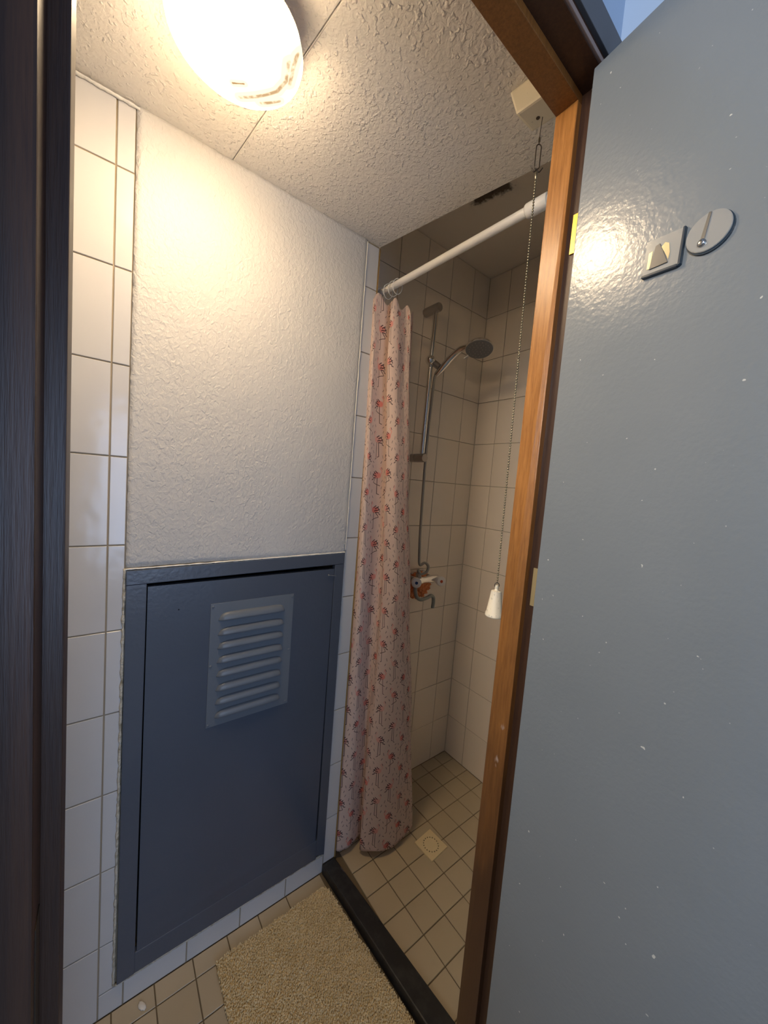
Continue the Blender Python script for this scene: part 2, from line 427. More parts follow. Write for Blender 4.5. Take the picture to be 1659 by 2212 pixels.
# ------------------------------------------------------------------ the room
XS, YS, ZS, P, W = -.1644, .7585, .0156, .2, .1454
XD, XO = .6195, .6945
CZ = 2.135; SCZ = 2.402
bm = bmesh.new()    # left wall body with the opening behind the access panel
for a, b_ in (((-.40, -1.30, -.05), (-.0025, -.612, 2.45)), ((-.40, -.078, -.05), (-.0025, 0, 2.45)), ((-.40, -.612, -.05), (-.0025, -.078, .125)),
              ((-.40, -.612, 1.128), (-.0025, -.078, 2.45)), ((-.40, -.612, .125), (-.14, -.078, 1.128))): bx(bm, a, b_)
wl = struct(obj('wall_left', bm, GROUT_L))
zr = [i*P for i in range(11)] + [2.132]
yA = -.6734
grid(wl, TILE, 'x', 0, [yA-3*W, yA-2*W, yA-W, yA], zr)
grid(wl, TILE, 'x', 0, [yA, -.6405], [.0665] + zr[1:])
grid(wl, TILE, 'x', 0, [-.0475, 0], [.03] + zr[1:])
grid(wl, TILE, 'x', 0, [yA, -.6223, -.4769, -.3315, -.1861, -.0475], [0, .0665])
# sprayed plaster field above the panel
nb = []
bm = bmesh.new(); ny, nz_ = 60, 90
y0, y1, z0, z1 = -.6395, -.0495, 1.150, CZ+.002
gv = [[None]*(nz_+1) for _ in range(ny+1)]
for i in range(ny+1):
    for k in range(nz_+1):
        y_, z_ = y0 + (y1-y0)*i/ny, z0 + (z1-z0)*k/nz_
        h = .0035 + .0010*noise.noise((y_*9, z_*9, 1)) + .0005*noise.noise((y_*40, z_*40, 2))
        if i in (0, ny): y_ += .0013*noise.noise((z_*60, 3, i)); h *= .6
        if k == 0: z_ += .0015*noise.noise((y_*70, 5, 1)) - .004*(y_ < -.5)*(-.5-y_)*10*.6; h *= .6
        gv[i][k] = bm.verts.new((h, y_, z_))
for i in range(ny):
    for k in range(nz_): bm.faces.new((gv[i][k], gv[i+1][k], gv[i+1][k+1], gv[i][k+1]))
edge = [gv[i][0] for i in range(ny+1)] + [gv[ny][k] for k in range(1, nz_+1)] + [gv[i][nz_] for i in range(ny-1, -1, -1)] + [gv[0][k] for k in range(nz_-1, 0, -1)]
bk = [bm.verts.new((-.004, v.co.y, v.co.z)) for v in edge]
for i in range(len(edge)): j = (i+1) % len(edge); bm.faces.new((edge[j], edge[i], bk[i], bk[j]))
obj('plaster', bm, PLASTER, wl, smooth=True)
# caulk and filler lines
obj('caulk_bead', ragged((.001, -.0485, 1.16), (.001, -.0485, 2.13), .0035, .0035, (1, 0, 0), (0, 1, 0), 120, 1, .5), CAULK, wl, True)
obj('filler_strip', ragged((.001, -.6425, .075), (.001, -.6410, 1.145), .0065, .003, (1, 0, 0), (0, 1, 0), 160, 2, .9), FILLER, wl, True)
obj('filler_strip', ragged((.001, -.640, .073), (.001, -.050, .0735), .0075, .0035, (1, 0, 0), (0, 0, 1), 120, 3, .9), FILLER, wl, True)
obj('filler_strip', ragged((.003, -.640, 1.1435), (.003, -.050, 1.1535), .0035, .0022, (1, 0, 0), (0, 0, 1), 120, 4, .8), CAULK, wl, True)
obj('filler_strip', ragged((.001, -.050, .075), (.001, -.0495, 1.15), .0035, .0025, (1, 0, 0), (0, 1, 0), 120, 5, .5), CAULK, wl, True)
obj('caulk_bead', ragged((.002, -.86, 2.128), (.002, -.635, 2.129), .007, .005, (1, 0, 0), (0, 0, 1), 60, 6, .9), CAULK, wl, True)
obj('corner_profile', box((-.004, -.0015, .03), (.0012, .0026, 2.13)), TRIMC, wl)

# shower walls
ws = struct(obj('wall_shower', box((-.40, 0.0, -.05), (XS-.0025, YS+.2, 2.45)), GROUT))
zs = [ZS + i*P for i in range(12)] + [SCZ]
ys = [0.002] + [YS - .1109 - i*W for i in range(4, -1, -1)] + [YS]
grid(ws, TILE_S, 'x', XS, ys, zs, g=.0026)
wb = struct(obj('wall_back', box((XS-.0025, YS+.0025, -.05), (1.0, YS+.2, 2.45)), GROUT))
xs_ = [XS] + [XS + .1154 + i*W for i in range(5)] + [XD+.006]
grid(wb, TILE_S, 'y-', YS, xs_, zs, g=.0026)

obj('corner_sealant', box((XS-.003, YS-.0022, ZS), (XS+.0018, YS+.003, SCZ)), GROUT_S, wb)
# door wall (right), with the doorway
bm = bmesh.new()
bx(bm, (XD+.006, -.03, -.05), (XO-.006, YS+.2, 2.8)); bx(bm, (XD+.006, -1.9, -.05), (XO-.006, -.755, 2.8)); bx(bm, (XD+.006, -.755, 2.112), (XO-.006, -.03, 2.8))
wr = struct(obj('wall_right', bm, HALL))
wf = struct(obj('wall_front', box((-.3, -1.30, -.05), (XD+.006, -1.12, 2.45)), GROUT_L))
grid(wf, TILE, 'x', 0, [0, 0], [0, 0])
for i in range(4):
    for k in range(11):
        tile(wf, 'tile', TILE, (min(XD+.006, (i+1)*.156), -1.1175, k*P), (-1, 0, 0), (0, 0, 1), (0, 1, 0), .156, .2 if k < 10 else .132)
wh = struct(obj('wall_hall', box((XO-.006, -.020, -.05), (2.9, .12, 2.8)), HALL))

# floors
fl = struct(obj('floor', box((-.01, -1.2, -.12), (XD+.03, .03, -.003)), FGROUT))
LX = [0, .052, .1455, .239, .3325, .426, .5195, .613, .628]
LY = [-.8315 + i*.0927 for i in range(9)]; LY = [-1.11, -1.017, -.924] + LY
LY[-1] = -.058
grid(fl, FTILE, 'z', 0, LX, LY, g=.0028)
fs = struct(obj('floor_shower', box((XS-.02, .0, -.12), (XD+.03, YS+.02, ZS-.003)), FGROUT))
SX = [XS, -.104, -.0145, .075, .1645, .254, .3435, .433, .5225, .612]
SY = [.030, .120, .213, .306, .399, .492, .585, .678, YS]
grid(fs, FTILE, 'z', ZS, SX, SY, g=.003)
fh = struct(obj('floor_hall', box((XD+.02, -2.6, -.12), (3.2, -.02, -.001)), HFLOOR))
# ceilings: two sprayed boards with a joint, edge drops below the shower ceiling
cl = struct(obj('ceiling', box((-.02, -1.2, CZ+.012), (XD+.02, -.0, CZ+.03)), CEIL))
def board(a):
    bm = bmesh.new(); n = len(a)
    top = [bm.verts.new((x_, y_, CZ+.012)) for x_, y_ in a]; bot = [bm.verts.new((x_, y_, CZ)) for x_, y_ in a]
    bm.faces.new(bot[::-1]); bm.faces.new(top)
    for k in range(n): bm.faces.new((bot[k], bot[(k+1) % n], top[(k+1) % n], top[k]))
    bmesh.ops.recalc_face_normals(bm, faces=bm.faces)
    bmesh.ops.bevel(bm, geom=[e for e in bm.edges if all(v.co.z < CZ+.001 for v in e.verts)], offset=.0016, segments=2, affect='EDGES')
    return bm
obj('ceiling_board', board([(-.01, -1.15), (XD+.01, -1.15), (XD+.01, -.3770), (-.01, -.4515)]), CEIL, cl)
obj('ceiling_board', board([(-.01, -.4497), (XD+.01, -.3752), (XD+.01, .1205), (0.0, .0025), (-.01, .0025)]), CEIL, cl)
drop = struct(obj('trim_2', hexa([(0.0, -.05, CZ+.013), (XD+.01, -.05, CZ+.013), (XD+.01, .120, CZ+.013), (0.0, .002, CZ+.013)],
                                 [(0.0, -.05, SCZ+.03), (XD+.01, -.05, SCZ+.03), (XD+.01, .120, SCZ+.03), (0.0, .002, SCZ+.03)]), CEIL))
cs = struct(obj('ceiling_shower', box((XS-.02, .0, SCZ), (XD+.02, YS+.02, SCZ+.04)), SH_CEIL))

# stone threshold
th = struct(obj('trim_3', hexa([(.003, -.052, 0), (XD+.004, -.006, 0), (XD+.004, .062, 0), (.003, -.001, 0)],
                               [(.003, -.050, .033), (XD+.004, -.004, .033), (XD+.004, .060, .033), (.003, -.002, .033)], .004), STONE))

# ------------------------------------------------------------------ door frame and door
fr = struct(empty('trim_1', (XD, -.39, 0)))
ST = .658; HZ = 2.040
def fpart(name, bm, m_): return keep(fr, obj(name, bm, m_))
fpart('door_stop', hexa([(XD, -.086, .034), (ST, -.0785, .034), (ST, -.0600, .034), (XD, -.0600, .034)], [(XD, -.075, HZ), (ST, -.0765, HZ), (ST, -.0600, HZ), (XD, -.0600, HZ)], .0012), WOOD)
fpart('jamb', box((XD, -.0640, 0), (XO, -.028, 2.06), .001), WOOD_D)
fpart('door_stop', box((XD, -.7160, 0), (ST, -.7030, HZ), .0012), WOOD_D)
fpart('jamb', box((XD, -.7600, 0), (XO, -.7150, 2.06), .002), WOOD_D)
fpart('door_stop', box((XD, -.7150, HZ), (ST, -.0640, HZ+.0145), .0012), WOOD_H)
fpart('head_rail', box((XD, -.7600, HZ+.013), (XO, -.028, 2.118), .001), WOOD_D)
fpart('bead', box((XO-.001, -.76, 2.0545), (XO+.0030, -.03, 2.0625), .001), BEAD)
fpart('casing', box((XO-.001, -.79, 2.072), (XO+.006, -.022, 2.1185), .001), GTRIM)
fpart('casing', box((XO-.001, -.79, 0), (XO+.006, -.738, 2.072), .001), WOOD_D)
for z0_, z1_, m_ in ((1.796, 1.860, BRASS), (1.188, 1.257, DBRASS)):
    h_ = fpart('hinge_leaf', box((.6665, -.0665, z0_), (XO+.001, -.0635, z1_), .0004), m_)
    k_ = obj('screw', lathe([(0, .0032), (.0006, .0028), (.0006, 0)], (.6815, -.0665, (z0_+z1_)/2), (0, -1, 0), 12), WIRE, h_)
fpart('strike_recess', yzprism([(-.7149, .93), (-.7144, .93), (-.7144, 1.05), (-.7149, 1.05)], .664, .684), WIRE)

TH = math.radians(9.0)
dt = Vector((math.cos(TH), -math.sin(TH), 0)); dn = Vector((dt.y, -dt.x, 0))   # dn: towards the camera side
dn = Vector((-math.sin(TH), -math.cos(TH), 0))
dp = Vector((XO, -.1050, .012))
door = struct(obj('door_1', box((0, 0, 0), (.675, .040, 2.025), .0015), DOORP))
Md = Matrix.Identity(4)
for i in range(3): Md[i][0] = dt[i]; Md[i][1] = -dn[i]; Md[i][2] = (0, 0, 1)[i]; Md[i][3] = dp[i]
door.matrix_world = Md
def D(s, z, o=0.0): return dp + dt*s + dn*o + Vector((0, 0, z-dp.z))
def dplate(pts, o0, o1, name, m_, parent=None, bev=0):
    bm = bmesh.new(); n = len(pts)
    A = [bm.verts.new(D(s, z, o0)) for s, z in pts]; B = [bm.verts.new(D(s, z, o1)) for s, z in pts]
    bm.faces.new(A); bm.faces.new(B)
    for k in range(n): bm.faces.new((A[k], A[(k+1) % n], B[(k+1) % n], B[k]))
    bmesh.ops.recalc_face_normals(bm, faces=bm.faces)
    if bev: bmesh.ops.bevel(bm, geom=bm.edges[:], offset=bev, segments=2, affect='EDGES')
    o = obj(name, bm, m_)
    if parent: keep(parent, o)
    return o
# square stick-on hook
DS = 0.0
hk = empty('adhesive_hook', D(.130, 1.70, 0)); tag(hk, 'square clear stick-on hook with dark edge on the open grey door, nearest its hinge side', 'hook')
dplate([(.1095, 1.6845), (.150, 1.6820), (.152, 1.7245), (.1105, 1.7275)], 0, .0022, 'back_plate', HOOKC, hk, .0006)
dplate([(.1095, 1.6810), (.150, 1.6785), (.150, 1.6820), (.1095, 1.6845)], 0, .0050, 'lower_lip', HOOKE, hk, .0006)
dplate([(.150, 1.6785), (.1535, 1.6800), (.1545, 1.7235), (.1515, 1.7240)], 0, .0050, 'side_lip', HOOKE, hk, .0006)
dplate([(.1175, 1.6895), (.1385, 1.6895), (.1320, 1.7060), (.1270, 1.7175), (.1225, 1.7165)], .002, .0038, 'hook_tab', HDARK, hk, .0003)
dplate([(.1145, 1.6910), (.1180, 1.6905), (.1195, 1.7120), (.1150, 1.7110)], .002, .0030, 'foil_strip', FOIL, hk)
dplate([(.1290, 1.7120), (.1330, 1.7160), (.1375, 1.7130), (.1395, 1.7010), (.1385, 1.6930), (.1335, 1.7040)], .002, .0032, 'foil_strip', FOIL, hk)
# round stick-on hook
hk2 = empty('adhesive_hook', D(.177, 1.704, 0)); tag(hk2, 'round clear stick-on hook with dark rim on the grey door, right of the square one', 'hook')
ell = [(.1775 + .0215*math.cos(a), 1.7045 + .0215*math.sin(a)) for a in [k*2*math.pi/40 for k in range(40)]]
dplate(ell, 0, .0042, 'disc', HOOKC, hk2, .0006)
ring = [(.1785 + .0222*math.cos(a), 1.7030 + .0222*math.sin(a)) for a in [k*2*math.pi/40 for k in range(40)]]
dplate(ring, 0, .0026, 'rim', HOOKE, hk2)
dplate([(.1700, 1.6905), (.1745, 1.6905), (.1790, 1.7250), (.1760, 1.7255)], .004, .0056, 'hook_arm', HOOKM, hk2, .0003)
bm = lathe([(0, .0042), (.0022, .0040), (.0030, .0025), (.0030, 0)], D(.1730, 1.6935, .0042), dn, 16); keep(hk2, obj('hook_tip', bm, HOOKM, smooth=True))

# ------------------------------------------------------------------ access panel on the left wall
ap = empty('access_panel', (0, -.345, .077)); tag(ap, 'blue-grey painted metal access panel with a vent grille, low on the white left wall', 'access panel')
def apart(name, bm, m_, sm=False): return keep(ap, obj(name, bm, m_, smooth=sm))
apart('frame_rail', yzprism([(-.6385, 1.1060), (-.0530, 1.1155), (-.0530, 1.1525), (-.6390, 1.1405)], -.010, .0085, .0018), PANEL)
apart('frame_stile', yzprism([(-.6365, .0765), (-.5995, .0780), (-.5975, 1.1065), (-.6385, 1.1055)], -.010, .0080, .0018), PANEL)
apart('frame_stile', yzprism([(-.0820, .0900), (-.0500, .0765), (-.0530, 1.1150), (-.0870, 1.1145)], -.010, .0080, .0014), PANEL)
apart('frame_rail', yzprism([(-.6000, .0780), (-.0810, .0765), (-.0815, .1480), (-.6000, .1370)], -.010, .0070, .0022), PANEL)
# leaf with a dented foot
bm = bmesh.new(); ny, nz_ = 60, 90; G = []
for i in range(ny+1):
    col_ = []
    for k in range(nz_+1):
        s, q = i/ny, k/nz_
        y_ = -.5955 + s*(.5955-.0880); zb = .1360 + .0110*s; zt = 1.0985 + .0025*s; z_ = zb + (zt-zb)*q
        dist_ = abs((z_ - .165) - (y_+.55)*.085); h = .0062 + .0018*math.exp(-(dist_/.012)**2)*math.exp(-((y_+.38)/.17)**2) + .0010*noise.noise((y_*4, z_*4, 8))
        col_.append(bm.verts.new((h, y_, z_)))
    G.append(col_)
for i in range(ny):
    for k in range(nz_): bm.faces.new((G[i][k], G[i+1][k], G[i+1][k+1], G[i][k+1]))
edge = [G[i][0] for i in range(ny+1)] + [G[ny][k] for k in range(1, nz_+1)] + [G[i][nz_] for i in range(ny-1, -1, -1)] + [G[0][k] for k in range(nz_-1, 0, -1)]
bk = [bm.verts.new((-.012, v.co.y, v.co.z)) for v in edge]
for i in range(len(edge)): j = (i+1) % len(edge); bm.faces.new((edge[j], edge[i], bk[i], bk[j]))
bmesh.ops.recalc_face_normals(bm, faces=bm.faces)
leaf = apart('panel_leaf', bm, LEAF, True)
mod = leaf.modifiers.new('es', 'EDGE_SPLIT'); mod.split_angle = math.radians(40)
apart('cavity_back', box((-.139, -.611, .126), (-.13, -.079, 1.127)), CAV)
gr = apart('vent_grille', box((.0055, -.4550, .6915), (.0082, -.2235, 1.0365), .0008), GRILLE)
gz = [.9897, .9490, .9110, .8715, .8330, .7930, .7545, .7165]
for z0_ in gz:
    bm = bmesh.new(); nu, nv = 28, 7; rows = []
    H_ = .0205 if z0_ > .98 else .0195
    for i in range(nu+1):
        s = -1 + 2*i/nu; e = (max(0, 1 - abs(s)**9))**.5
        y_ = -.3420 + s*.0925; rr = []
        for k in range(nv+1):
            a = math.pi/2*k/nv
            rr.append(bm.verts.new((.0079 + .0115*math.sin(a)*(e*.97+.03), y_, z0_ + H_*math.cos(a)*(e*.97+.03))))
        rr.append(bm.verts.new((.0079 + .0095*(e*.97+.03), y_, z0_-.0012)))
        rr.append(bm.verts.new((.0079, y_, z0_+.001)))
        rows.append(rr)
    for a, b_ in zip(rows, rows[1:]):
        for k in range(len(a)-1): bm.faces.new((a[k], b_[k], b_[k+1], a[k+1]))
    bmesh.ops.recalc_face_normals(bm, faces=bm.faces)
    l_ = obj('louvre', bm, GRILLE, smooth=True); l_.parent = gr; l_.matrix_parent_inverse = gr.matrix_world.inverted()
for y_, z_ in ((-.4495, 1.0283), (-.2283, 1.0284), (-.4495, .8646), (-.2298, .8647), (-.4495, .6985), (-.2308, .7013)):
    s_ = obj('screw', lathe([(0, .0036), (.0012, .0034), (.0020, .002), (.0020, 0)], (.0080, y_, z_), (1, 0, 0), 12), GRILLE, smooth=True)
    s_.parent = gr; s_.matrix_parent_inverse = gr.matrix_world.inverted()
bm = tube([(.010, -.1090, 1.0830), (.0105, -.095, 1.0805), (.0102, -.0815, 1.0780)], .0011, 8); lathe([(0, .0032), (.0012, .0030), (.0012, 0)], (.010, -.1100, 1.0832), (.3, -1, .2), 10, bm)
apart('latch_nail', bm, GRILLE, True)
apart('drilled_hole', lathe([(0, .0016), (.0004, .0012), (.0004, 0)], (.0068, -.5290, 1.0330), (1, 0, 0), 10), CAV)

# ------------------------------------------------------------------ ceiling lamp
LC = (.310, -.521)
lp = empty('ceiling_lamp', (LC[0], LC[1], CZ)); tag(lp, 'lit round opal glass ceiling lamp with brown scorch streaks inside', 'lamp')
keep(lp, obj('lamp_base', lathe([(0, .080), (.034, .090), (.040, .1015), (.0425, .1045), (.0425, 0)], (*LC, CZ), (0, 0, -1), 48), LBASE, smooth=True))
bm = lathe([(-.004, .099), (0, .1035), (.004, .1050), (.010, .1035), (.017, .096), (.023, .082), (.028, .060), (.0305, .032), (.031, 0)], (0, 0, 0), (0, 0, -1), 72)
gl = obj('glass_shade', bm, LAMPM, smooth=True); gl.parent = lp; gl.location = (0, 0, 2.092-CZ)

# ------------------------------------------------------------------ shower rod and curtain
def rodp(x_): return Vector((x_, .034 + (x_-XS)*.040, 2.021))
ax = (rodp(.6)-rodp(0)).normalized()
rd = empty('curtain_rod', rodp(.2)); tag(rd, 'white enamelled shower curtain rod running across the top of the shower', 'curtain rod')
keep(rd, obj('rod_tube', lathe([(0, 0), (0, .0105), ((rodp(.6)-rodp(XS)).length, .0105), ((rodp(.6)-rodp(XS)).length, 0)], rodp(XS+.001), ax, 24), ROD, smooth=True)).modifiers.new('e', 'EDGE_SPLIT')
keep(rd, obj('sleeve', lathe([(0, .0105), (0, .0140), (.003, .0152), (.048, .0152), (.050, .0140), (.050, .0105)], rodp(.487), ax, 24), ROD, smooth=True))
keep(rd, obj('end_flange', lathe([(0, .010), (0, .0125), (.030, .0125), (.034, .021), (.078, .021), (.078, 0)], rodp(.546), ax, 24), CHROME, smooth=True)).modifiers.new('e', 'EDGE_SPLIT')

# curtain cross-sections (world x, y) from the bunched top to the hem
SEC = {
 1.985: [(-.070, .060), (-.045, .010), (-.016, -.006), (.006, -.010), (.014, .020), (.016, .052), (.040, .034), (.052, .050), (.050, .085), (.062, .100), (.040, .125)],
 1.80:  [(-.070, .055), (-.042, .008), (-.012, -.008), (.014, -.004), (.012, .030), (.018, .060), (.048, .030), (.068, .052), (.064, .085), (.068, .105), (.040, .130)],
 1.40:  [(-.068, .040), (-.038, .012), (-.010, -.001), (.020, .004), (.016, .048), (.030, .080), (.058, .052), (.088, .066), (.092, .100), (.085, .130), (.040, .150)],
 1.00:  [(-.065, .035), (-.034, .012), (-.006, .004), (.026, .014), (.012, .068), (.032, .088), (.062, .078), (.094, .100), (.100, .140), (.090, .178), (.040, .190)],
 .50:   [(-.062, .030), (-.030, .010), (-.002, .008), (.020, .034), (.004, .092), (.036, .084), (.068, .096), (.092, .136), (.100, .190), (.088, .240), (.040, .250)],
 .046:  [(-.060, .026), (-.026, .008), (.002, .010), (.010, .050), (-.002, .112), (.034, .088), (.070, .108), (.093, .150), (.096, .215), (.079, .305), (.020, .320)],
}
zk = sorted(SEC)
def spl(P_, s):
    n = len(P_)-1; f = min(s*n, n-1e-6); i = int(f); t_ = f-i
    g = lambda k: Vector(P_[max(0, min(n, k))])
    a, b_, c_, e = g(i-1), g(i), g(i+1), g(i+2)
    return .5*((2*b_) + (c_-a)*t_ + (2*a-5*b_+4*c_-e)*t_*t_ + (3*b_-a-3*c_+e)*t_**3)
NU, NV = 170, 190
bm = bmesh.new(); uvl = bm.loops.layers.uv.new('UVMap'); GV = []; GU = []
zt = [1.985 - (1.985-.046)*k/NV for k in range(NV+1)]
# arc length of the hem gives the cloth coordinate
hem = [spl(SEC[.046], i/NU) for i in range(NU+1)]; arc = [0]
for a, b_ in zip(hem, hem[1:]): arc.append(arc[-1] + (b_-a).length)
for k, z_ in enumerate(zt):
    j = max(1, min(len(zk)-1, next((q for q in range(1, len(zk)) if zk[q] >= z_), len(zk)-1)))
    t_ = (z_-zk[j-1])/(zk[j]-zk[j-1]); t_ = t_*t_*(3-2*t_)*.5 + t_*.5
    row = []
    for i in range(NU+1):
        s = i/NU; a = spl(SEC[zk[j-1]], s); b_ = spl(SEC[zk[j]], s); p = a.lerp(b_, t_)
        q = Vector((noise.noise((s*11, z_*1.3, 0)), noise.noise((s*11, z_*1.3, 5))))*.0035
        zz = z_ + (.010*noise.noise((s*7, 1, 2)) if k == NV else 0) + (-.045*(s-.25)*(s > .25) if k < 8 else 0)*(1-k/8)
        if k < 3: zz += .012*math.sin(s*40)*(1-k/3)
        row.append(bm.verts.new((p.x+q.x, p.y+q.y, zz)))
    GV.append(row)
for k in range(NV):
    for i in range(NU):
        f_ = bm.faces.new((GV[k][i], GV[k+1][i], GV[k+1][i+1], GV[k][i+1])); f_.smooth = True
        for lp_, (ii, kk) in zip(f_.loops, ((i, k), (i, k+1), (i+1, k+1), (i+1, k))): lp_[uvl].uv = (arc[ii]*1.15 + .013, zt[kk])
cu = obj('shower_curtain', bm, CLOTH, smooth=True); tag(cu, 'pale pink shower curtain printed with flamingos, bunched at the left end of its rod', 'curtain')
sm = cu.modifiers.new('thick', 'SOLIDIFY'); sm.thickness = .0008; sm.offset = 0
for x_ in (-.03, .006, .030, .052):
    c_ = rodp(x_); lp2 = [(c_.x + .003*math.sin(a), c_.y + .019*math.cos(a), c_.z - .008 + .022*math.sin(a)) for a in [k*2*math.pi/20 for k in range(20)]]
    obj('curtain_ring', tube(lp2, .0012, 6, closed=True), ROD, cu, True)

# ------------------------------------------------------------------ shower rail, handset, hose
RX = -.104
sr_ = empty('shower_rail', (XS, .36, 1.5)); tag(sr_, 'chrome shower riser rail with two wall brackets on the tiled shower wall', 'shower rail')
def rp(name, bm, m_): 
    o = keep(sr_, obj(name, bm, m_, smooth=True)); e = o.modifiers.new('e', 'EDGE_SPLIT'); e.split_angle = math.radians(45); return o
rp('wall_bracket', lathe([(0, .0165), (.004, .0175), (.078, .0175), (.082, .0155), (.082, 0)], (XS+.0005, .3640, 2.108), (1, 0, 0), 28), CHROME_D)
rp('wall_bracket', lathe([(0, .0165), (.004, .0175), (.030, .0175), (.031, .015), (.034, .015), (.035, .0178), (.078, .0178), (.082, .0155), (.082, 0)], (XS+.0005, .3530, 1.507), (1, 0, 0), 28), CHROME_D)
rp('riser_bar', tube([(RX, .3660, 2.100), (RX, .3600, 1.80), (RX, .3560, 1.512)], .0105, 20), CHROME)
hs = empty('hand_shower', (RX, .365, 1.88)); tag(hs, 'chrome hand shower with a round grey spray face held by a slider on the rail', 'shower head')
def hp(name, bm, m_, par=None):
    o = obj(name, bm, m_, smooth=True); keep(hs, o); e = o.modifiers.new('e', 'EDGE_SPLIT'); e.split_angle = math.radians(45); return o
sl = (RX, .3605, 1.897)
bm = bmesh.new(); bmesh.ops.create_uvsphere(bm, u_segments=24, v_segments=14, radius=.0195); bmesh.ops.translate(bm, verts=bm.verts, vec=(sl[0]+.012, sl[1]-.014, sl[2]))
hp('slider_knob', bm, CHROME)
hp('handset_holder', tube([(RX+.004, .3640, 1.897), (RX+.020, .3740, 1.885), (RX+.034, .3800, 1.872)], lambda s: .0135-.001*s, 16), CHROME_D)
HC = Vector((.096, .413, 1.914))
hpth = smooth_path([(RX+.020, .3780, 1.846), (RX+.045, .3830, 1.868), (RX+.080, .3900, 1.902), (RX+.120, .3960, 1.926), (.050, .4030, 1.930), tuple(HC + Vector((-.02, -.004, .012)))], 8)
hp('handle', tube(hpth, lambda s: .0105 + .0030*math.sin(min(1, s*1.4)*math.pi) + (.003 if s > .85 else 0), 18), CHROME)
hn = Vector((.235, -.235, -.945)).normalized()
hp('head_shell', lathe([(-.030, 0), (-.029, .018), (-.022, .036), (-.010, .049), (-.002, .0525), (.001, .0515), (.001, .047)], HC, hn, 40), CHROME)
hp('spray_face', lathe([(.0008, .0498), (.0022, .0490), (.0022, 0)], HC, hn, 40), SPRAY)
noz = bmesh.new()
s1_ = hn.orthogonal().normalized(); s2_ = hn.cross(s1_)
for rr_, nn in ((.012, 6), (.024, 12), (.037, 18)):
    for k in range(nn):
        a = 2*math.pi*k/nn; lathe([(0, .0016), (.0012, .0012), (.0012, 0)], HC + hn*.0022 + (s1_*math.cos(a) + s2_*math.sin(a))*rr_, hn, 6, noz)
z_o = hp('nozzle_ring', noz, CHROME_D); z_o['kind'] = 'stuff'
hp('mode_lever', tube([tuple(HC + Vector((-.030, -.022, -.022))), tuple(HC + Vector((-.044, -.030, -.032)))], .0045, 10), CHROME_D)

# tap
TX = -.100
tp = empty('shower_tap', (XS, .43, .985)); tag(tp, 'chrome two-handle wall mixer tap with a swan-neck spout, behind the curtain edge', 'tap')
def tpp(name, bm, m_):
    o = obj(name, bm, m_, smooth=True); keep(tp, o); e = o.modifiers.new('e', 'EDGE_SPLIT'); e.split_angle = math.radians(45); return o
tpp('mixer_body', lathe([(0, 0), (0, .015), (.03, .018), (.05, .014), (.075, .014), (.10, .018), (.140, .015), (.140, 0)], (TX, .372, .985), (0, 1, 0), 24), CHROME)
for y_, z_ in ((.372, .986), (.512, .978)):
    tpp('wall_union', lathe([(0, .024), (.006, .024), (.010, .013), (.064, .013)], (XS+.0005, y_+(.016 if y_ < .4 else -.030), .985), (1, 0, 0), 20), CHROME_D)
    hnd = tpp('handle', lathe([(0, .010), (.010, .012), (.016, .020), (.038, .0215), (.043, .019), (.045, .012), (.045, 0)], (TX+.006, y_, z_), (.80, -.58 if y_ < .4 else -.40, .1), 28), KNOB)
    a_ = Vector((.80, -.58 if y_ < .4 else -.40, .1)).normalized()
    mk = obj('colour_mark', lathe([(0, .0075), (.0012, .0068), (.0012, 0)], Vector((TX+.006, y_, z_)) + a_*.0448, a_, 5), BLUE if y_ < .4 else RED, hnd)
tpp('spout', tube(smooth_path([(TX+.004, .378, .978), (TX+.010, .374, .945), (TX+.014, .382, .918), (TX+.016, .405, .905), (TX+.018, .440, .909), (TX+.018, .462, .915), (TX+.018, .478, .906), (TX+.018, .482, .885), (TX+.018, .480, .858)], 7), .0078, 14), SPOUT)
tpp('diverter', lathe([(0, .012), (.022, .012), (.024, .008), (.034, .008)], (TX, .395, .995), (0, 0, 1), 18), CHROME_D)
# hose
ho = obj('shower_hose', tube(smooth_path([(RX+.018, .3760, 1.848), (RX+.012, .3755, 1.80), (RX+.008, .3735, 1.60), (RX+.006, .3735, 1.50), (RX+.004, .3800, 1.25), (RX+.004, .3880, 1.10), (RX+.006, .395, 1.055),
        (RX+.014, .415, 1.064), (RX+.022, .430, 1.050), (RX+.022, .424, 1.026), (RX+.014, .400, 1.016), (RX+.006, .388, 1.028), (TX, .395, 1.030)], 8), .0058, 10), HOSE, smooth=True)
tag(ho, 'thin metal shower hose hanging from the hand shower to a loop at the tap', 'hose')
# orange mesh puff hanging on the tap
bm = bmesh.new(); bmesh.ops.create_icosphere(bm, subdivisions=5, radius=1)
for v in bm.verts:
    n_ = v.co.normalized(); f_ = 1 + .22*noise.noise(n_*4) + .16*math.sin(14*n_.y + 9*noise.noise(n_*3)) * (1 - abs(n_.z)*.4)
    v.co = Vector((n_.x*.021, n_.y*.072, n_.z*.055))*f_ + Vector((XS+.026, .430, .950))
pf = obj('bath_puff', bm, ORANGE, smooth=True); tag(pf, 'orange mesh bath puff hanging behind the shower tap', 'sponge')

